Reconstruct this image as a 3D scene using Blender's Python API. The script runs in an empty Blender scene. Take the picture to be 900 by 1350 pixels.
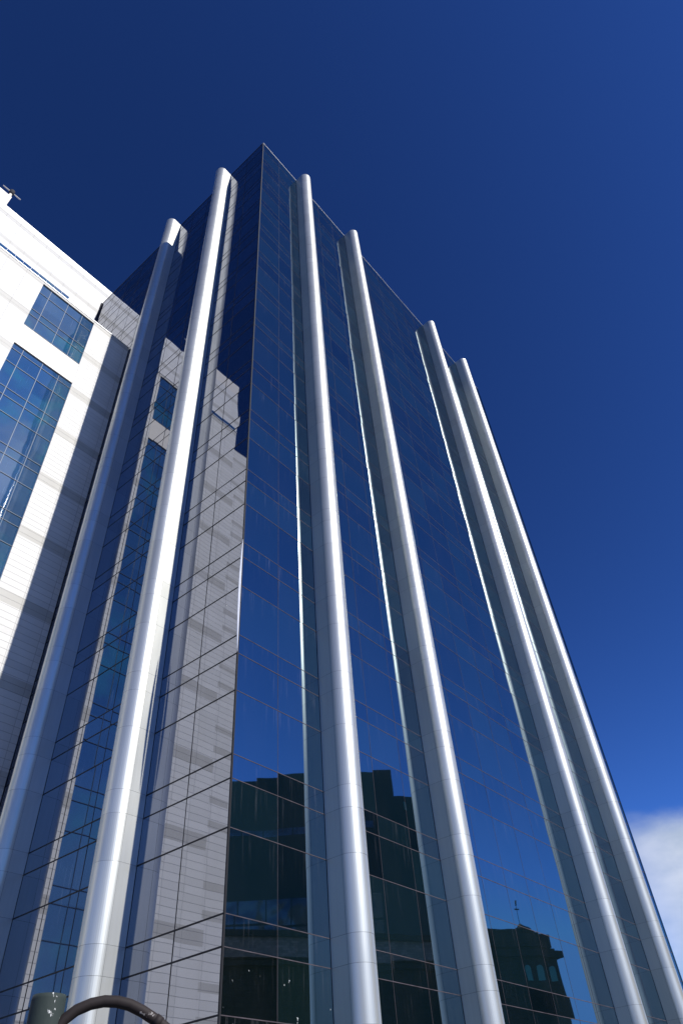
import bpy, bmesh, math, random
from mathutils import Vector, Matrix
R = math.radians
rnd = random.Random(7)
scene = bpy.context.scene
col = scene.collection
EYE = 1.6                                   # eye height above the ground

# ---------------------------------------------------------------- helpers
class MB:
    """collects faces and links them as ONE mesh object"""
    def __init__(self): self.v = []; self.f = []; self.uv = []; self.sm = []
    def quad(self, a, b, c, d, uv=None, smooth=False):
        i = len(self.v); self.v += [tuple(a), tuple(b), tuple(c), tuple(d)]
        self.f.append((i, i+1, i+2, i+3)); self.uv.append(uv or [(0, 0), (1, 0), (1, 1), (0, 1)]); self.sm.append(smooth)
    def poly(self, pts, smooth=False):
        i = len(self.v); self.v += [tuple(p) for p in pts]
        self.f.append(tuple(range(i, i+len(pts)))); self.uv.append([(0, 0)]*len(pts)); self.sm.append(smooth)
    def box(self, x0, x1, y0, y1, z0, z1):
        i = len(self.v)
        self.v += [(x0, y0, z0), (x1, y0, z0), (x1, y1, z0), (x0, y1, z0), (x0, y0, z1), (x1, y0, z1), (x1, y1, z1), (x0, y1, z1)]
        for q in ((0, 3, 2, 1), (4, 5, 6, 7), (0, 1, 5, 4), (1, 2, 6, 5), (2, 3, 7, 6), (3, 0, 4, 7)):
            self.f.append(tuple(i+k for k in q)); self.uv.append([(0, 0)]*4); self.sm.append(False)
    def obox(self, M, x0, x1, y0, y1, z0, z1):
        n = len(self.v); self.box(x0, x1, y0, y1, z0, z1)
        for k in range(n, len(self.v)): self.v[k] = tuple(M @ Vector(self.v[k]))
    def tube(self, pts, rad, n=16, caps=True):
        pts = [Vector(p) for p in pts]; rings = []; prev = None
        for k, p in enumerate(pts):
            t = (pts[min(k+1, len(pts)-1)] - pts[max(k-1, 0)]).normalized()
            a = prev if prev else (Vector((0, 0, 1)) if abs(t.z) < .9 else Vector((1, 0, 0)))
            u = (a - t*a.dot(t)).normalized(); w = t.cross(u); prev = u
            r = rad[k] if isinstance(rad, (list, tuple)) else rad
            i = len(self.v)
            self.v += [tuple(p + (u*math.cos(2*math.pi*j/n) + w*math.sin(2*math.pi*j/n))*r) for j in range(n)]
            rings.append(i)
        for a, b in zip(rings, rings[1:]):
            for j in range(n):
                self.f.append((a+j, a+(j+1) % n, b+(j+1) % n, b+j)); self.uv.append([(0, 0)]*4); self.sm.append(True)
        if caps:
            self.f.append(tuple(rings[0]+j for j in reversed(range(n)))); self.uv.append([(0, 0)]*n); self.sm.append(False)
            self.f.append(tuple(rings[-1]+j for j in range(n))); self.uv.append([(0, 0)]*n); self.sm.append(False)
    def build(self, name, mat, parent=None, bevel=0):
        me = bpy.data.meshes.new(name); me.from_pydata(self.v, [], self.f); me.update()
        ul = me.uv_layers.new(name='UVMap'); k = 0
        for poly, uv, s in zip(me.polygons, self.uv, self.sm):
            poly.use_smooth = s
            for j in range(poly.loop_total): ul.data[poly.loop_start+j].uv = uv[j] if j < len(uv) else (0, 0)
        me.materials.append(mat)
        o = bpy.data.objects.new(name, me); col.objects.link(o)
        if parent: o.parent = parent; 
        if parent and parent.type == 'EMPTY' : o.matrix_parent_inverse = Matrix.Translation(-parent.location)
        if bevel:
            m = o.modifiers.new('bevel', 'BEVEL'); m.width = bevel; m.segments = 2; m.limit_method = 'ANGLE'
        return o

def empty(name, loc, label, cat, group=None):
    o = bpy.data.objects.new(name, None); col.objects.link(o); o.location = loc
    o.empty_display_size = .5; o['label'] = label; o['category'] = cat
    if group: o['group'] = group
    return o
def structure(o): o['kind'] = 'structure'; return o

# ---------------------------------------------------------------- materials
class N:
    def __init__(self, name):
        self.m = bpy.data.materials.new(name); self.m.use_nodes = True
        self.t = self.m.node_tree; self.n = self.t.nodes; self.b = self.n['Principled BSDF']
    def add(self, typ, **k):
        o = self.n.new(typ)
        for a, b in k.items(): setattr(o, a, b)
        return o
    def link(self, a, b): self.t.links.new(a, b)
    def math(self, op, a, b=None, c=None):
        o = self.add('ShaderNodeMath', operation=op)
        for i, v in enumerate((a, b, c)):
            if v is None: continue
            if isinstance(v, (int, float)): o.inputs[i].default_value = v
            else: self.link(v, o.inputs[i])
        return o.outputs[0]
    def mix(self, f, a, b):
        o = self.add('ShaderNodeMix', data_type='RGBA')
        for s, v in ((o.inputs[0], f), (o.inputs[6], a), (o.inputs[7], b)):
            if isinstance(v, (int, float)): s.default_value = v
            elif isinstance(v, tuple): s.default_value = (*v, 1)
            else: self.link(v, s)
        return o.outputs[2]
    def ramp(self, v, stops):
        o = self.add('ShaderNodeMapRange', interpolation_type='SMOOTHSTEP')
        self.link(v, o.inputs[0])
        for i, s in enumerate(stops): o.inputs[i+1].default_value = s
        return o.outputs[0]
    def noise(self, vec, scale, detail=3, rough=.55):
        o = self.add('ShaderNodeTexNoise'); o.inputs['Scale'].default_value = scale
        o.inputs['Detail'].default_value = detail; o.inputs['Roughness'].default_value = rough
        if vec is not None: self.link(vec, o.inputs['Vector'])
        return o.outputs['Fac']
    def pos(self): return self.add('ShaderNodeNewGeometry').outputs['Position']
    def xyz(self, v=None):
        o = self.add('ShaderNodeSeparateXYZ'); self.link(v or self.pos(), o.inputs[0]); return o.outputs
    def vec(self, x, y, z):
        o = self.add('ShaderNodeCombineXYZ')
        for i, v in enumerate((x, y, z)):
            if isinstance(v, (int, float)): o.inputs[i].default_value = v
            else: self.link(v, o.inputs[i])
        return o.outputs[0]
    def bump(self, h, dist, strength=1):
        o = self.add('ShaderNodeBump'); o.inputs['Distance'].default_value = dist; o.inputs['Strength'].default_value = strength
        self.link(h, o.inputs['Height']); self.link(o.outputs[0], self.b.inputs['Normal'])
    def set(self, **k):
        for a, v in k.items():
            s = self.b.inputs[a.replace('_', ' ')]
            if isinstance(v, tuple): s.default_value = (*v, 1) if len(v) == 3 else v
            elif isinstance(v, (int, float)): s.default_value = v
            else: self.link(v, s)
        return self

def plain(name, c, rough=.6, metal=0, spec=.5, var=.15, scale=3):
    k = N(name); nz = k.noise(k.pos(), scale, 4)
    k.set(Base_Color=k.mix(nz, tuple(x*(1-var) for x in c), tuple(x*(1+var) for x in c)), Roughness=rough, Metallic=metal, Specular_IOR_Level=spec)
    return k.m

def glass_mat(name, base, ior, dust, splash=False, tint=(.86, .94, 1.0)):
    k = N(name)
    uv = k.add('ShaderNodeUVMap').outputs[0]; u, v, _ = k.xyz(uv)      # u metres across, v metres below the head of the pane
    pos = k.pos(); px, py, pz = k.xyz(pos)
    hor = k.math('ADD', px, py)
    streak = k.noise(k.vec(k.math('MULTIPLY', hor, 9.0), k.math('MULTIPLY', pz, .35), 0), 1.0, 4, .7)
    st = k.ramp(streak, (.54, .78, 0, 1))
    fall = k.ramp(v, (.02, 1.1, 1, 0))
    film = k.ramp(k.noise(k.vec(hor, k.math('MULTIPLY', pz, .5), 0), .5, 4), (.3, .8, .0, .6))
    d = k.math('MULTIPLY', k.math('ADD', k.math('MULTIPLY', k.math('MULTIPLY', st, fall), 5.0), k.math('MULTIPLY', film, .5)), dust)
    c = k.mix(d, k.mix(u, tuple(x*.5 for x in base), tuple(x*1.9 for x in base)), (.42, .42, .46))
    if splash:
        vo = k.add('ShaderNodeTexVoronoi'); vo.inputs['Scale'].default_value = 3.4
        k.link(k.vec(hor, k.math('MULTIPLY', pz, .62), 0), vo.inputs['Vector'])
        wob = k.noise(pos, 14, 3)
        dist = k.math('ADD', vo.outputs['Distance'], k.math('MULTIPLY', k.math('SUBTRACT', wob, .5), .5))
        sp = k.math('MULTIPLY', k.ramp(dist, (.06, .10, 1, 0)), k.ramp(k.noise(pos, 1.3, 1), (.36, .42, 0, 1)))
        c = k.mix(sp, c, (.55, .58, .58))
    k.set(Base_Color=c, Roughness=.015, IOR=ior, Specular_Tint=tint)
    wav = k.noise(k.vec(px, py, k.math('MULTIPLY', pz, .6)), .55, 1)
    k.bump(wav, .004)
    return k.m

def metal_mat(name):
    k = N(name); pos = k.pos(); px, py, pz = k.xyz(pos)
    big = k.noise(k.vec(px, py, k.math('MULTIPLY', pz, .25)), 1.1, 4)
    run = k.noise(k.vec(k.math('MULTIPLY', px, 14), k.math('MULTIPLY', py, 14), k.math('MULTIPLY', pz, .5)), 1, 3)
    oi = k.add('ShaderNodeUVMap').outputs[0]; u, v, _ = k.xyz(oi)       # u = per-panel random tone
    f = k.math('ADD', k.math('MULTIPLY', big, .45), k.math('ADD', k.math('MULTIPLY', run, .38), k.math('MULTIPLY', u, .25)))
    k.set(Base_Color=k.mix(f, (.43, .437, .40), (.63, .637, .59)), Metallic=.68,
          Roughness=k.math('ADD', .33, k.math('MULTIPLY', big, .10)))
    k.b.inputs['Anisotropic'].default_value = .0
    k.bump(k.noise(pos, .9, 1), .004)
    return k.m

def wall_mat(name, bands, x0, course=.341, mod=1.25):
    """pale stone panels: courses, staggered joints and the greyer bands of two courses"""
    k = N(name); pos = k.pos(); px, py, pz = k.xyz(pos)
    hor = k.math('ADD', px, k.math('MULTIPLY', py, .7))
    zc = k.math('DIVIDE', pz, course); row = k.math('FLOOR', zc); fz = k.math('FRACT', zc)
    xc = k.math('DIVIDE', k.math('SUBTRACT', hor, x0), mod); fx = k.math('FRACT', xc); cx = k.math('FLOOR', xc)
    jz = k.math('LESS_THAN', fz, .055); jx = k.math('LESS_THAN', fx, .013)
    joint = k.math('MAXIMUM', jz, jx)
    wn = k.add('ShaderNodeTexWhiteNoise', noise_dimensions='2D'); k.link(k.vec(cx, row, 0), wn.inputs['Vector'])
    tone = wn.outputs['Value']
    b = None
    for (za, zb, per, xa, xb) in bands:
        q = k.math('SUBTRACT', pz, za)
        if per: q = k.math('MODULO', k.math('ADD', q, per*20), per)
        m = k.math('MULTIPLY', k.math('GREATER_THAN', q, 0), k.math('LESS_THAN', q, zb-za))
        m = k.math('MULTIPLY', m, k.math('MULTIPLY', k.math('GREATER_THAN', px, xa), k.math('LESS_THAN', px, xb)))
        b = m if b is None else k.math('MAXIMUM', b, m)
    weather = k.noise(k.vec(k.math('MULTIPLY', px, 2.0), py, k.math('MULTIPLY', pz, .3)), .6, 5)
    c = k.mix(tone, (.535, .53, .51), (.595, .588, .567))
    c = k.mix(k.math('MULTIPLY', b, .9), c, (.385, .375, .345))
    c = k.mix(k.ramp(weather, (.42, .75, 0, .34)), c, (.5, .49, .46))
    c = k.mix(k.math('MULTIPLY', joint, .62), c, (.2, .2, .2))
    k.set(Base_Color=c, Roughness=.55, Specular_IOR_Level=.35)
    k.bump(k.math('SUBTRACT', 1, joint), .006)
    return k.m

def stone_mat(name, a, b, bw, bh):
    k = N(name); br = k.add('ShaderNodeTexBrick')
    px, py, pz = k.xyz(); k.link(k.vec(k.math('ADD', px, py), pz, 0), br.inputs['Vector'])
    br.inputs['Color1'].default_value = (*a, 1); br.inputs['Color2'].default_value = (*b, 1)
    br.inputs['Mortar'].default_value = (*(x*.5 for x in a), 1)
    br.inputs['Scale'].default_value = 1; br.inputs['Brick Width'].default_value = bw; br.inputs['Row Height'].default_value = bh
    br.inputs['Mortar Size'].default_value = .012
    nz = k.noise(k.pos(), .8, 5)
    k.set(Base_Color=k.mix(k.ramp(nz, (.35, .75, 0, .6)), br.outputs['Color'], tuple(x*.45 for x in a)), Roughness=.85)
    k.bump(br.outputs['Fac'], -.01)
    return k.m

M = {}
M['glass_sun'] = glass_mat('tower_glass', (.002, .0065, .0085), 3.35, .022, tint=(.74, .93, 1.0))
M['glass_low'] = glass_mat('tower_glass_stained', (.002, .0055, .0055), 3.2, .03, True, tint=(.74, .93, 1.0))
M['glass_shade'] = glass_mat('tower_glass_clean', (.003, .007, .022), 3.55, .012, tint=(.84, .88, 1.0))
M['metal'] = metal_mat('satin_aluminium')
M['core'] = plain('dark_joint_core', (.03, .03, .035), .8, spec=.2)
M['frame'] = plain('dusty_mullion', (.068, .058, .066), .8, spec=.1, var=.8, scale=2.5)
M['joint'] = plain('shaded_silicone_joint', (.018, .018, .02), .6, spec=.2)  # mullion copy for the left face, its shade put into the colour
M['trim'] = plain('pale_aluminium_trim', (.55, .56, .58), .4, metal=.6)
M['roof'] = plain('roofing_gravel', (.25, .25, .25), .9)
M['wall'] = wall_mat('pale_stone_cladding', [(13.55, 14.2, 3.83, -10.19, 5)], -10.2)
M['wall_low'] = wall_mat('pale_stone_cladding_wing', [(11.95, 12.3, 3.83, -11.45, -10), (14.6, 14.95, 3.83, -11.45, -10)], -10.2)
M['wall_up'] = wall_mat('pale_stone_cladding_upper', [(62.0, 62.6, 0, -40, 40), (58.75, 59.3, 0, -40, 40)], -16.8, .341, 1.25)
M['wall_spandrel'] = plain('sun_tinted_spandrel_stone', (.57, .54, .485), .5, var=.06)  # white stone, the warmth of reflected sunlight put into its colour

def window_glass():
    k = N('blue_window_glass'); pos = k.pos(); px, py, pz = k.xyz(pos)
    cell = k.add('ShaderNodeTexWhiteNoise', noise_dimensions='2D')
    k.link(k.vec(k.math('FLOOR', k.math('DIVIDE', px, 1.2)), k.math('FLOOR', k.math('DIVIDE', pz, 1.28)), 0), cell.inputs['Vector'])
    teal = k.ramp(k.noise(pos, .5, 3), (.45, .75, 0, 1))
    c = k.mix(cell.outputs['Value'], (.016, .056, .135), (.032, .088, .19))
    c = k.mix(k.math('MULTIPLY', teal, .6), c, (.02, .15, .20))
    line = k.noise(k.vec(k.math('MULTIPLY', px, 22), k.math('MULTIPLY', py, 22), k.math('MULTIPLY', pz, .5)), 1, 2)
    c = k.mix(k.ramp(line, (.66, .74, 0, .35)), c, (.2, .27, .38))
    k.set(Base_Color=c, Roughness=.03, IOR=3.0)
    k.bump(k.noise(pos, .7, 1), .004)
    return k.m
M['win'] = window_glass()
M['winframe'] = plain('window_frame_metal', (.022, .045, .085), .45, metal=0)

# ---------------------------------------------------------------- the tower
H = 58.96 + EYE
F = 3.9; ZA = 4.263 + EYE; SH, TL = .675, 1.953           # floor height; heights of the short and the tall pane
LX, LY = 31.3, 20.35
FX = [3.751, 9.819, 21.511, 27.152]                        # fins of the right-hand face (left edge of each)
FY = [3.635, 9.695]                                        # fins of the left-hand face
FD, FR = .5645, .45                                        # flat depth and nose radius of a fin
def levels(k): a = ZA + k*F; return [a, a+SH, a+SH+TL, a+F]

tower = empty('office_tower', (0, 0, 0), 'tall dark blue mirror-glass office tower with long silver fins up both faces', 'office tower')
body = MB(); body.box(.12, LX-.12, .12, LY-.1, 0, H-.35); body.build('core', M['core'], tower)
roof = MB(); roof.box(.02, LX-.02, .02, LY-.02, H-.34, H-.10); roof.build('roof', M['roof'], tower)
cop = MB()
cop.box(-.02, LX+.02, -.02, .12, H-.05, H-.005); c2 = MB(); c2.box(-.02, .12, .121, LY, H-.05, H+.03); c2.build('coping', M['joint'], tower)
cop.build('coping', M['trim'], tower)
ct = MB(); ct.box(-.018, .029, -.018, .029, 0, H-.052); ct.build('corner_mullion', M['joint'], tower)
rt = MB(); rt.box(LX-.03, LX+.03, -.04, LY, 0, H-.052); rt.build('end_wall', M['glass_sun'], tower)
bt = MB(); bt.box(-.12, .10, LY, LY+.1, 0, H+.02); bt.build('junction_strip', M['core'], tower)
# a length of corner trim that has sprung off the edge and catches the sun
sp = MB(); zs = [levels(2)[0]+.0 + i*(4.65/16) for i in range(17)]
for a, b in zip(zs, zs[1:]):
    da = .05 + .085*math.sin(math.pi*(a-zs[0])/4.65)**.8 if a > zs[0] else .05
    db = .05 + .085*math.sin(math.pi*min(1, (b-zs[0])/4.65))**.8 if b < zs[-1]-.01 else .05
    sp.quad((-da, -.05, a), (-.046, -.05, a), (-.046, -.05, b), (-db, -.05, b))
    sp.quad((-da, -.05, a), (-db, -.05, b), (-db, -.02, b), (-da, -.02, a))
    sp.quad((-da, -.02, a), (-db, -.02, b), (-.046, -.02, b), (-.046, -.02, a))
so = sp.build('loose_corner_trim', M['trim'], tower); so['label'] = 'bright strip of trim bowing off the tower corner'

def face_point(face, s, out, z): return (s, -out, z) if face == 'right' else (-out, s, z)
def make_window(face, cols, k, mat, top_only=False):
    """one floor of one bay: panes (own small tilt each) and the joints round them"""
    zs = levels(k)
    if k < 0: zs = [max(.02, z) for z in zs]
    g = MB(); fr = MB(); HW, VW, PR = (.010, .005, .006) if face == 'right' else (.019, .012, .009)
    for j in range(3):
        z0, z1 = zs[j]+.0, min(zs[j+1], H-.05)
        if z1 - z0 < .05: continue
        for a, b in zip(cols, cols[1:]):
            t = [max(-.005, min(.005, rnd.gauss(0, .0022))) for _ in range(2)]
            o = lambda x, z: t[0]*(1 if x else -1)*.5 + t[1]*(1 if z else -1)*.5
            P = [face_point(face, a, o(0, 0), z0), face_point(face, b, o(1, 0), z0), face_point(face, b, o(1, 1), z1), face_point(face, a, o(0, 1), z1)]
            q = rnd.random(); uv = [(q, z1-z0), (q, z1-z0), (q, 0), (q, 0)]
            if face == 'left': P = P[::-1]; uv = uv[::-1]
            g.quad(*P, uv=uv)
    gm = g.build('window', mat, tower)
    def bar(s0, s1, z0, z1, p):
        if face == 'right': fr.box(s0, s1, -p, .01, z0, z1)
        else: fr.box(-p, .01, s0, s1, z0, z1)
    for j in range(3):
        if zs[j+1] - zs[j] < .05: continue
        bar(cols[0]+.002, cols[-1]-.002, zs[j]-HW, zs[j]+HW, PR)
    for c in cols[1:-1]: bar(c-VW, c+VW, zs[0]+HW+.001, zs[3]-HW-.001, PR*.7)
    fr.build('window_frame', M['frame'] if face == 'right' else M['joint'], gm)
    return gm
def split(a, b, n): return [a+(b-a)*i/n for i in range(n+1)]
right_bays = [[.03, 1.77, FX[0]], split(FX[0]+.9, FX[1], 3), split(FX[1]+.9, FX[2], 6)]
left_bays = [[.03, 1.75, FY[0]], split(FY[0]+.9, FY[1], 3), split(FY[1]+.9, LY, 5)]
for k in range(-1, 14):
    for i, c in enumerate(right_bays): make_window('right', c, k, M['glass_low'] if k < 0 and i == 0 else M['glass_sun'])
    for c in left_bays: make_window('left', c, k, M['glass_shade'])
# the two narrow far bays: more windows of the same kind, kept as one part
rest = MB(); restf = MB()
for cols in (split(FX[2]+.9, FX[3], 3), split(FX[3]+.9, LX-.03, 2)):
    for k in range(-1, 14):
        zs = [max(.02, z) for z in levels(k)]
        for j in range(3):
            if zs[j+1]-zs[j] < .05: continue
            z1 = min(zs[j+1], H-.05)
            for a, b in zip(cols, cols[1:]):
                t = [rnd.gauss(0, .001) for _ in range(2)]
                q = rnd.random(); rest.quad((a, t[0], zs[j]), (b, -t[0], zs[j]), (b, t[1], z1), (a, -t[1], z1), uv=[(q, z1-zs[j]), (q, z1-zs[j]), (q, 0), (q, 0)])
            restf.box(cols[0]+.002, cols[-1]-.002, -.007, .01, zs[j]-.012, zs[j]+.012)
        for c in cols[1:-1]: restf.box(c-.006, c+.006, -.005, .01, zs[0]+.013, zs[3]-.013)
ro = rest.build('window', M['glass_sun'], tower); ro['kind'] = 'stuff'
restf.build('window_frame', M['frame'], ro)

def make_fin(face, s):
    """bullnose fin: dark core, flat side panels, half-round nose panels, cap"""
    core = MB(); nose = MB(); cap = MB(); sides = [MB(), MB()]
    g = .006; c = s + FR
    T = lambda x, out, z: (x, -out, z) if face == 'right' else (-out, x, z)
    flip = face == 'left'
    def q(m, a, b, cc, d, u, sm=False):
        uv = [(u, 0)]*4
        m.quad(*((d, cc, b, a) if flip else (a, b, cc, d)), uv=uv, smooth=sm)
    n = 28
    def arc(r): return [(c - r*math.cos(math.pi*i/n), FD + r*math.sin(math.pi*i/n)) for i in range(n+1)]
    ci = [(s+.02, .0)] + arc(FR-.02) + [(s+2*FR-.02, .0)]
    for (x0, o0), (x1, o1) in zip(ci, ci[1:]): q(core, T(x0, o0, 0), T(x1, o1, 0), T(x1, o1, H+.02), T(x0, o0, H+.02), 0)
    zs = sorted({round(z, 4) for k in range(-2, 14) for z in levels(k)})
    zs = [.02] + [z for z in zs if z > .4 and z < H-.2] + [H+.06]
    A = arc(FR)
    for z0, z1 in zip(zs, zs[1:]):
        a, b = z0+g/2, z1-g/2
        u = rnd.random(); e = rnd.gauss(0, .0012)
        for i, ((x0, o0), (x1, o1)) in enumerate(zip(A, A[1:])):
            lo = g/2 if i == 0 else 0; hi = g/2 if i == n-1 else 0
            q(nose, T(x0, o0+e+lo, a), T(x1, o1+e+hi, a), T(x1, o1-e+hi, b), T(x0, o0-e+lo, b), u, True)
        for i, x in enumerate((s, s+2*FR)):
            u2 = rnd.random(); e = rnd.gauss(0, .0008)
            m = sides[i]
            if i == 0: q(m, T(x+e, .012, a), T(x-e, FD-g/2, a), T(x-e, FD-g/2, b), T(x+e, .012, b), u2)
            else: q(m, T(x+e, FD-g/2, a), T(x-e, .012, a), T(x-e, .012, b), T(x+e, FD-g/2, b), u2)
    top = [(s, .0)] + A + [(s+2*FR, .0)]
    cap.poly([T(x, o, H+.062) for x, o in (reversed(top) if flip else top)])
    f = core.build('cladding_fin', M['core'], tower)
    nose.build('nose_panel', M['metal'], f)
    for m in sides: m.build('side_panel', M['metal'], f)
    cap.build('cap', M['metal'], f)
    return f
for s in FX: make_fin('right', s)
for s in FY: make_fin('left', s)

# ---------------------------------------------------------------- the white building
WY, UY = 12.7, 20.45
LTOP = 43.05 + EYE; UTOP = 61.75 + EYE
white = empty('white_building', (-5, WY, 0), 'white stone-clad building with tall blue windows attached at the left of the glass tower', 'building')
WX0, WX1 = -6.64, -2.84
ups = [(37.85+EYE, 42.82+EYE), (3.0, 35.87+EYE)]
w = MB()
X0, X1 = -10.2, -.03
# front wall with the two openings (faces share edges, none overlap)
w.quad((X0, WY, 0), (WX0, WY, 0), (WX0, WY, LTOP), (X0, WY, LTOP))
w.quad((WX1, WY, 0), (X1, WY, 0), (X1, WY, LTOP), (WX1, WY, LTOP))
w.quad((WX0, WY, ups[0][1]), (WX1, WY, ups[0][1]), (WX1, WY, LTOP), (WX0, WY, LTOP))
w.quad((WX0, WY, 0), (WX1, WY, 0), (WX1, WY, ups[1][0]), (WX0, WY, ups[1][0]))
REC = .10
for z0, z1 in ups:
    w.quad((WX0, WY, z0), (WX0, WY+REC, z0), (WX0, WY+REC, z1), (WX0, WY, z1))
    w.quad((WX1, WY+REC, z0), (WX1, WY, z0), (WX1, WY, z1), (WX1, WY+REC, z1))
    w.quad((WX0, WY+REC, z1), (WX1, WY+REC, z1), (WX1, WY, z1), (WX0, WY, z1))
    w.quad((WX0, WY, z0), (WX1, WY, z0), (WX1, WY+REC, z0), (WX0, WY+REC, z0))
w.quad((X0, WY, LTOP), (X1, WY, LTOP), (X1, UY, LTOP), (X0, UY, LTOP))
w.quad((X0, UY, 0), (X0, WY, 0), (X0, WY, LTOP), (X0, UY, LTOP))
w.build('wall', M['wall'], white)
sp = MB(); sp.quad((WX0, WY, ups[1][1]), (WX1, WY, ups[1][1]), (WX1, WY, ups[0][0]), (WX0, WY, ups[0][0]))
for x in (-6.0, -4.76, -3.68): sp.box(x-.015, x+.015, WY-.006, WY-.001, ups[1][1]+.01, ups[0][0]-.01)
s_ = sp.build('spandrel', M['wall_spandrel'], white); s_['label'] = 'white stone band, tinted warm like reflected sunlight, between the two blue windows'
lw = MB(); lw.box(-18.2, X0-.004, WY+.001, UY, 0, 41.1+EYE); lw.build('wall', M['wall_low'], white)['label'] = 'lower white wing of the stone wall'
up = MB(); up.box(-16.8, 9, UY, UY+14, 0, UTOP); up.build('wall', M['wall_up'], white)['label'] = 'taller upper wall set back behind the roof'
bl = MB(); bl.box(-16.8, -10.3, UY+.05, UY+6, UTOP+.002, UTOP+1.95); bl.build('roof_step', M['wall_spandrel'], white)
cp = MB(); cp.box(-16.8, 9, UY-.004, UY+.3, UTOP+.002, UTOP+.07) ; 
cp.build('coping', M['trim'], white)
lc = MB(); lc.box(X0-.03, X1, WY-.035, WY+.25, LTOP+.002, LTOP+.06); lc.build('coping', M['trim'], white)
for z0, z1 in ups:                                            # one pane part and one frame each
    g = MB(); g.quad((WX0, WY+REC-.02, z0), (WX1, WY+REC-.02, z0), (WX1, WY+REC-.02, z1), (WX0, WY+REC-.02, z1))
    gw = g.build('window', M['win'], white)
    fr = MB()
    for x in (-6.0, -4.76, -3.68): fr.box(x-.012, x+.012, WY+REC-.04, WY+REC-.021, z0, z1)
    k = -8
    for k in range(-8, 4):
        for dz in (0, .62, 2.62):
            z = 31.53 + EYE + 3.83*k + dz
            if z0+.1 < z < z1-.1:
                xs = [WX0, -6.0, -4.76, -3.68, WX1]
                for a, b in zip(xs, xs[1:]): fr.box(a+(.026 if a != WX0 else 0), b-(.026 if b != WX1 else 0), WY+REC-.05, WY+REC-.021, z-.012, z+.012)
    fr.build('window_frame', M['winframe'], gw)
# glass balustrade on the roof edge
ba = MB()
xs = split(-9.9, -4.9, 9)
for a, b in zip(xs, xs[1:]): ba.box(a+.004, b-.004, WY+.05, WY+.065, LTOP+.08, LTOP+.52)
b_ = ba.build('balustrade', M['win'], white)
bp = MB()
for x in xs: bp.box(x-.012, x+.012, WY+.066, WY+.10, LTOP+.061, LTOP+.55)
bp.build('post', M['trim'], b_)

# ---------------------------------------------------------------- mast on the white roof
mx, my = -10.45, UY+.9
mast = empty('roof_mast', (mx, my, UTOP+.6), 'short white mast with a cross arm on the roof edge of the white building', 'mast')
mp = MB(); mp.tube([(mx, my, UTOP+.6), (mx, my, UTOP+3.8)], .13, 12); mp.build('pole', M['wall_spandrel'], mast)
ma = MB(); ma.tube([(mx-.85, my, UTOP+4.2), (mx+.85, my, UTOP+4.2)], .055, 10); ma.build('cross_arm', M['wall_spandrel'], mast)
md = MB(); md.tube([(mx, my, UTOP+3.8), (mx, my, UTOP+4.0), (mx, my, UTOP+4.4), (mx, my, UTOP+4.55)], [.17, .24, .24, .12], 14); md.build('lamp_head', M['core'], mast)

# ---------------------------------------------------------------- street post with bent pipe
def chipped():
    k = N('chipped_paint'); pos = k.pos(); px, py, pz = k.xyz(pos)
    n1 = k.noise(k.vec(k.math('MULTIPLY', px, 2), k.math('MULTIPLY', py, 2), pz), 12, 4, .6)
    c = k.mix(k.noise(pos, 6, 3), (.018, .027, .025), (.034, .045, .042))
    c = k.mix(k.ramp(n1, (.655, .685, 0, 1)), c, (.55, .56, .55))
    k.set(Base_Color=c, Roughness=.75, Specular_IOR_Level=.2); k.bump(n1, .002)
    return k.m
def pipe_mat():
    k = N('dark_pipe'); pos = k.pos(); n1 = k.noise(pos, 14, 4, .6)
    c = k.mix(k.noise(pos, 4, 3), (.012, .009, .009), (.024, .018, .017))
    c = k.mix(k.ramp(n1, (.67, .71, 0, 1)), c, (.28, .26, .25))
    k.set(Base_Color=c, Roughness=.7, Specular_IOR_Level=.25); k.bump(n1, .001)
    return k.m
post = empty('street_post', (-9.08, -8.32, 0), 'grey green round post with chipped paint and a dark bent pipe beside it', 'post')
pm = MB(); pm.tube([(-9.08, -8.32, 0), (-9.08, -8.32, 2.70), (-9.08, -8.32, 2.725)], [.113, .113, .108], 40); pm.build('pole', chipped(), post)
ap = MB()
P0 = Vector((-9.03, -8.40, 0)); D = Vector((.79, -.545, 0))          # direction along the arch
prof = [(-.02, 2.46), (.0, 2.53), (.04, 2.585), (.11, 2.635), (.20, 2.668), (.29, 2.682), (.38, 2.678), (.47, 2.658), (.56, 2.622), (.65, 2.575), (.74, 2.52), (.80, 2.46), (.84, 2.38), (.86, 2.25), (.865, 2.0), (.865, 1.0), (.865, 0)]
ap.tube([P0 + D*s + Vector((0, 0, z)) for s, z in prof], .036, 18); ap.build('pipe_arm', pipe_mat(), post)
cl = MB(); cl.tube([P0 + D*.655 + Vector((0, 0, 2.5718)), P0 + D*.70 + Vector((0, 0, 2.545))], .041, 18); cl.build('collar', pipe_mat(), post)

# ---------------------------------------------------------------- ground
gk = N('asphalt'); gk.set(Base_Color=gk.mix(gk.noise(gk.pos(), 2, 6), (.04, .04, .042), (.065, .064, .062)), Roughness=.9)
g = MB(); g.quad((-3000, -3000, 0), (3000, -3000, 0), (3000, 3000, 0), (-3000, 3000, 0)); structure(g.build('ground', gk.m))
pk = stone_mat('paving', (.11, .108, .10), (.13, .128, .12), .6, .4)
g = MB(); g.box(-30, 45, -18, -.001, .004, .13); structure(g.build('pavement', pk))
g = MB(); g.box(-30, -.13, 0, WY-.01, .004, .13); structure(g.build('pavement', pk))

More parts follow.
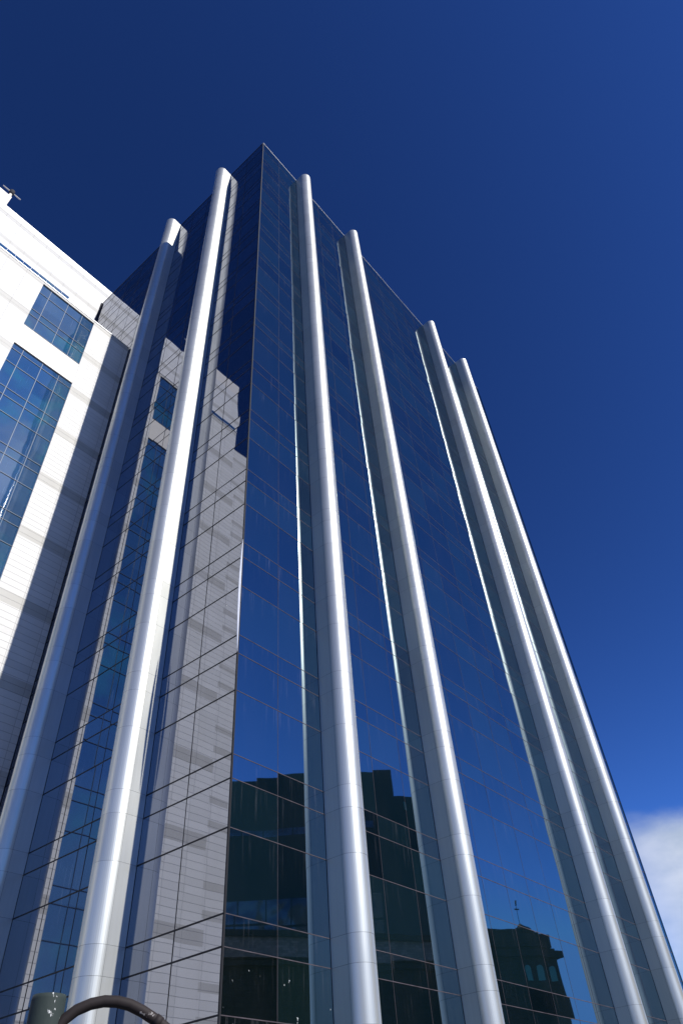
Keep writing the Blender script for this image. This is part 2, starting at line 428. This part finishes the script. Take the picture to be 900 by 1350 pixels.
# ---------------------------------------------------------------- across the street (seen mirrored in the glass)
M['church'] = stone_mat('dark_church_stone', (.035, .034, .026), (.048, .046, .036), .9, .42)
M['frieze'] = stone_mat('brown_frieze_stone', (.62, .46, .36), (.36, .27, .21), .55, .22)
M['dark'] = plain('dark_opening', (.012, .013, .013), .7)
M['green'] = plain('pale_green_shutter', (.16, .62, .46), .6)
M['tealwall'] = plain('dark_green_cladding', (.04, .075, .06), .5)
CX, CY = -12.18, -13.46
def across(az, dist): return Vector((CX + dist*math.sin(R(az)), -(CY + dist*math.cos(R(az))), 0))
def across_frame(a, b):
    """local frame: x along the facade, -y out of it towards the tower"""
    d = (b-a); L = d.length; d.normalize(); out = Vector((-d.y, d.x, 0))
    return Matrix(((d.x, -out.x, 0, a.x), (d.y, -out.y, 0, a.y), (0, 0, 1, 0), (0, 0, 0, 1))), L
def build_church():
    a, b = across(39.5, 76.0), across(65.6, 91.0)
    T, L = across_frame(a, b); ht = 19.2 + EYE
    root = empty('stone_church', (a+b)/2, 'dark stone church with frieze, arches and belfry mirrored in the lower tower glass', 'church')
    m = MB(); m.obox(T, 0, L, .6, 20, 0, ht-2.2); m.build('wall', M['church'], root)
    m = MB(); m.obox(T, -.1, 29.4, .1, 20, ht-2.19, ht-.5); m.build('frieze', M['frieze'], root)
    m = MB(); m.obox(T, -.4, 29.4+.2, -.4, 20, ht-.49, ht); m.obox(T, -.2, 29.4+.05, .0, 20, ht-2.9, ht-2.5); m.build('cornice', M['church'], root)
    tx0 = 29.4
    m = MB(); m.obox(T, tx0, L-.3, -.2, 9, 0, ht-1.0); m.build('tower', M['church'], root)
    m = MB(); m.obox(T, tx0-.2, 39.5, -.5, 9.3, ht-.99, ht+.35); m.obox(T, tx0-.3, L+.25, -.7, 9.3, ht-1.9, ht-1.3)
    m.obox(T, tx0, 36.2, -.3, 4, ht+.352, ht+.75); m.build('parapet', M['church'], root)
    gx = 37.0
    m = MB()
    m.tube([T @ Vector((gx, .5, ht+.35)), T @ Vector((gx, .5, ht+1.0)), T @ Vector((gx, .5, ht+1.35)), T @ Vector((gx, .5, ht+1.6))], [1.0, .85, .5, .12], 14)
    m.tube([T @ Vector((gx, .5, ht+1.6)), T @ Vector((gx, .5, ht+3.6))], .04, 8)
    m.obox(T, gx-.35, gx+.35, .46, .54, ht+3.0, ht+3.12); m.tube([T @ Vector((gx, .5, ht+3.45)), T @ Vector((gx+.1, .5, ht+3.95))], .11, 8)
    m.build('finial', M['church'], root)
    def arched(cx, z0, w, h, out, mat, name):
        q = MB(); n = 10; pts = [(cx-w/2, z0), (cx+w/2, z0)] + [(cx+w/2*math.cos(math.pi*i/n), z0+h-w/2+w/2*math.sin(math.pi*i/n)) for i in range(n+1)]
        q.poly([T @ Vector((x, out, z)) for x, z in pts]); return q.build(name, mat, root)
    def surround(cx, z0, w, h, out):
        q = MB(); n = 12; pts = [(cx+w/2*math.cos(math.pi*i/n), z0+h-w/2+w/2*math.sin(math.pi*i/n)) for i in range(n+1)]
        q.tube([T @ Vector((x, out, z)) for x, z in [(cx+w/2, z0)]+pts+[(cx-w/2, z0)]], .22, 8); return q.build('arch', M['church'], root)
    for cx in (3.2, 9.2, 15.0, 20.5):
        arched(cx, .2, 3.4, 11.5, .58, M['dark'], 'opening'); surround(cx, .2, 3.6, 11.6, .5)
    for i, cx in enumerate((35.9, 37.4, 39.2)):
        arched(cx, ht-4.1, .85, 1.9, -.215, M['dark'], 'opening'); arched(cx, ht-4.0, .6, 1.35, -.225, M['green'], 'shutter')
    for cx in (tx0+4.2, tx0+9.0):
        arched(cx, 6, 2.8, 6.5, -.215, M['dark'], 'opening'); surround(cx, 6, 3.0, 6.6, -.25)
build_church()
def build_block():
    a, b = across(36, 112), across(57.3, 112)
    T, L = across_frame(a, b); h = 112*.445+EYE
    root = empty('office_block', (a+b)/2, 'dark green flat-roofed office block rising behind the church', 'building')
    m = MB(); m.obox(T, 0, L*.40, 0, 15, 0, h-.4); m.obox(T, L*.4+.002, L*.915, .003, 15, 0, h+.15); m.obox(T, L*.915+.002, L, .006, 15, 0, h*.915); m.build('wall', M['tealwall'], root)
    k = N('block_glass'); k.set(Base_Color=(.008, .02, .02), Roughness=.12, IOR=2.4); k.bump(k.noise(k.pos(), .16, 2), .55)
    for fl in (5, 6, 7, 8):
        for i in range(9):
            x0 = L*.03 + i*L*.1
            z0 = h - 4.6 - (fl-4)*3.6 - (fl > 5)*6.5
            if x0+L*.08 > L*.9: continue
            q = MB(); q.obox(T, x0, x0+L*.096, -.03, -.004, z0-(1.0 if fl < 6 else 3.3), z0); q.build('window', k.m, root)
    q = MB(); q.obox(T, L*.915+1.4, L*.915+1.9, -.2, -.05, h*.87, h*.895); q.build('sign', M['green'], root)
build_block()
def build_left():
    root = empty('stone_house', (-46, -46, 0), 'low dark stone house across the street at the far left', 'house')
    m = MB(); m.box(-62, -34, -58, -46, 0, 17); m.build('wall', M['church'], root)
    m = MB(); m.box(-62.4, -33.6, -58.3, -45.6, 17.002, 17.6); m.build('cornice', M['frieze'], root)
    for i in range(7):
        for f in range(3):
            q = MB(); x = -60 + i*3.7; q.box(x, x+1.5, -45.99, -45.95, 3.4+f*4.6, 5.8+f*4.6); q.build('window', M['dark'], root)
build_left()

# ---------------------------------------------------------------- sky and sun
SUN_EL, SUN_AZ = 41.0, 3.2          # azimuth measured from -y towards +x
to_sun = Vector((math.sin(R(SUN_AZ))*math.cos(R(SUN_EL)), -math.cos(R(SUN_AZ))*math.cos(R(SUN_EL)), math.sin(R(SUN_EL))))
ld = bpy.data.lights.new('sun', 'SUN'); ld.energy = 5.0; ld.angle = R(.53); ld.color = (1, .965, .91)
lo = bpy.data.objects.new('sun', ld); col.objects.link(lo); lo.rotation_euler = to_sun.to_track_quat('Z', 'Y').to_euler(); lo.location = (20, -80, 90)
wd = bpy.data.worlds.new('World'); scene.world = wd; wd.use_nodes = True
t = wd.node_tree; bg = t.nodes['Background']
sky = t.nodes.new('ShaderNodeTexSky'); sky.sky_type = 'NISHITA'; sky.sun_disc = False
sky.sun_elevation = R(SUN_EL); sky.sun_rotation = R(180-SUN_AZ)
sky.altitude = 2600; sky.air_density = 1.0; sky.dust_density = .15; sky.ozone_density = 4.0
bg.inputs['Strength'].default_value = .07
class W(N):
    def __init__(self): self.t = t; self.n = t.nodes
k = W()
tc = k.add('ShaderNodeTexCoord').outputs['Generated']; dx, dy, dz = k.xyz(tc)
# deep polarised blue: a steeper tone curve on the sky colour
gm = k.add('ShaderNodeGamma'); gm.inputs['Gamma'].default_value = 1.9; k.link(sky.outputs[0], gm.inputs[0])
mul = k.add('ShaderNodeMix', data_type='RGBA', blend_type='MULTIPLY'); mul.inputs[0].default_value = 1
k.link(gm.outputs[0], mul.inputs[6]); mul.inputs[7].default_value = (.522, .563, .582, 1)
# a cloud bank low in the east
el = k.math('ARCSINE', dz); az = k.math('ARCTAN2', dx, dy)
cv = k.vec(k.math('MULTIPLY', az, 3.0), k.math('MULTIPLY', el, 6.0), 0)
n1 = k.noise(cv, 1.7, 7, .58)
edge = k.math('ADD', el, k.math('MULTIPLY', k.math('SUBTRACT', n1, .5), -.085))
bank = k.ramp(edge, (R(16.2), R(19.2), 1, 0))
bank = k.math('MULTIPLY', bank, k.ramp(az, (R(66), R(78), 0, 1)))
bank = k.math('MULTIPLY', bank, k.ramp(az, (R(88), R(100), 1, 0)))
bank = k.math('MULTIPLY', bank, k.ramp(k.noise(cv, 3.1, 6, .6), (.2, .55, .86, 1)))
cc = k.mix(k.ramp(k.noise(cv, 2.3, 5), (.35, .7, 0, 1)), (5.2, 6.2, 7.7), (8.6, 9.2, 10.2))
# unseen clouds: broken ones sunward for the windows to mirror, a bank behind left
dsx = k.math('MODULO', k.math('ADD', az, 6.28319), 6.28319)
fill_bank = k.math('MULTIPLY', k.ramp(dsx, (R(195), R(212), 0, 1)), k.ramp(dsx, (R(245), R(265), 1, 0)))
fill_bank = k.math('MULTIPLY', fill_bank, k.ramp(el, (R(12), R(28), .28, 0)))  # added bank, lightens and neutralises the shaded surfaces
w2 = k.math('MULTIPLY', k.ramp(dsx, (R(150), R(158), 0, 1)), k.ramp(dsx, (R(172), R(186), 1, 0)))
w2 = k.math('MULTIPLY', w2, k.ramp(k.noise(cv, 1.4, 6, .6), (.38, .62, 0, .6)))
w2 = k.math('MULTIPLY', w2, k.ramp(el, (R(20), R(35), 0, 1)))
bank = k.math('MAXIMUM', bank, k.math('MAXIMUM', fill_bank, w2))
cap = k.add('ShaderNodeMix', data_type='RGBA', blend_type='DARKEN'); cap.inputs[0].default_value = 1
k.link(mul.outputs[2], cap.inputs[6]); cap.inputs[7].default_value = (1.6, 4.6, 12, 1)
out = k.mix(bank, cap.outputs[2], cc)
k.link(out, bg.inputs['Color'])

# ---------------------------------------------------------------- camera
yaw, pit, roll, f = .9313, .7821, -.0884, 913.6
fh = Vector((math.sin(yaw), math.cos(yaw), 0)); rt_ = Vector((math.cos(yaw), -math.sin(yaw), 0)); upv = Vector((0, 0, 1))
fw = fh*math.cos(pit) + upv*math.sin(pit); u_ = upv*math.cos(pit) - fh*math.sin(pit)
Rr = rt_*math.cos(roll) + u_*math.sin(roll); Uu = u_*math.cos(roll) - rt_*math.sin(roll)
cd = bpy.data.cameras.new('camera'); cam = bpy.data.objects.new('camera', cd); col.objects.link(cam)
cam.matrix_world = Matrix(((Rr.x, Uu.x, -fw.x, CX), (Rr.y, Uu.y, -fw.y, CY), (Rr.z, Uu.z, -fw.z, EYE), (0, 0, 0, 1)))
cd.sensor_fit = 'VERTICAL'; cd.sensor_height = 36; cd.lens = f/1350*36; cd.clip_start = .1; cd.clip_end = 8000
scene.camera = cam

scene.view_settings.view_transform = 'Standard'; scene.view_settings.look = 'None'
scene.view_settings.exposure = 0.35; scene.view_settings.gamma = 1
scene.render.engine = 'CYCLES'
scene.cycles.max_bounces = 10; scene.cycles.glossy_bounces = 8
scene.cycles.use_denoising = True
scene.cycles.blur_glossy = .3
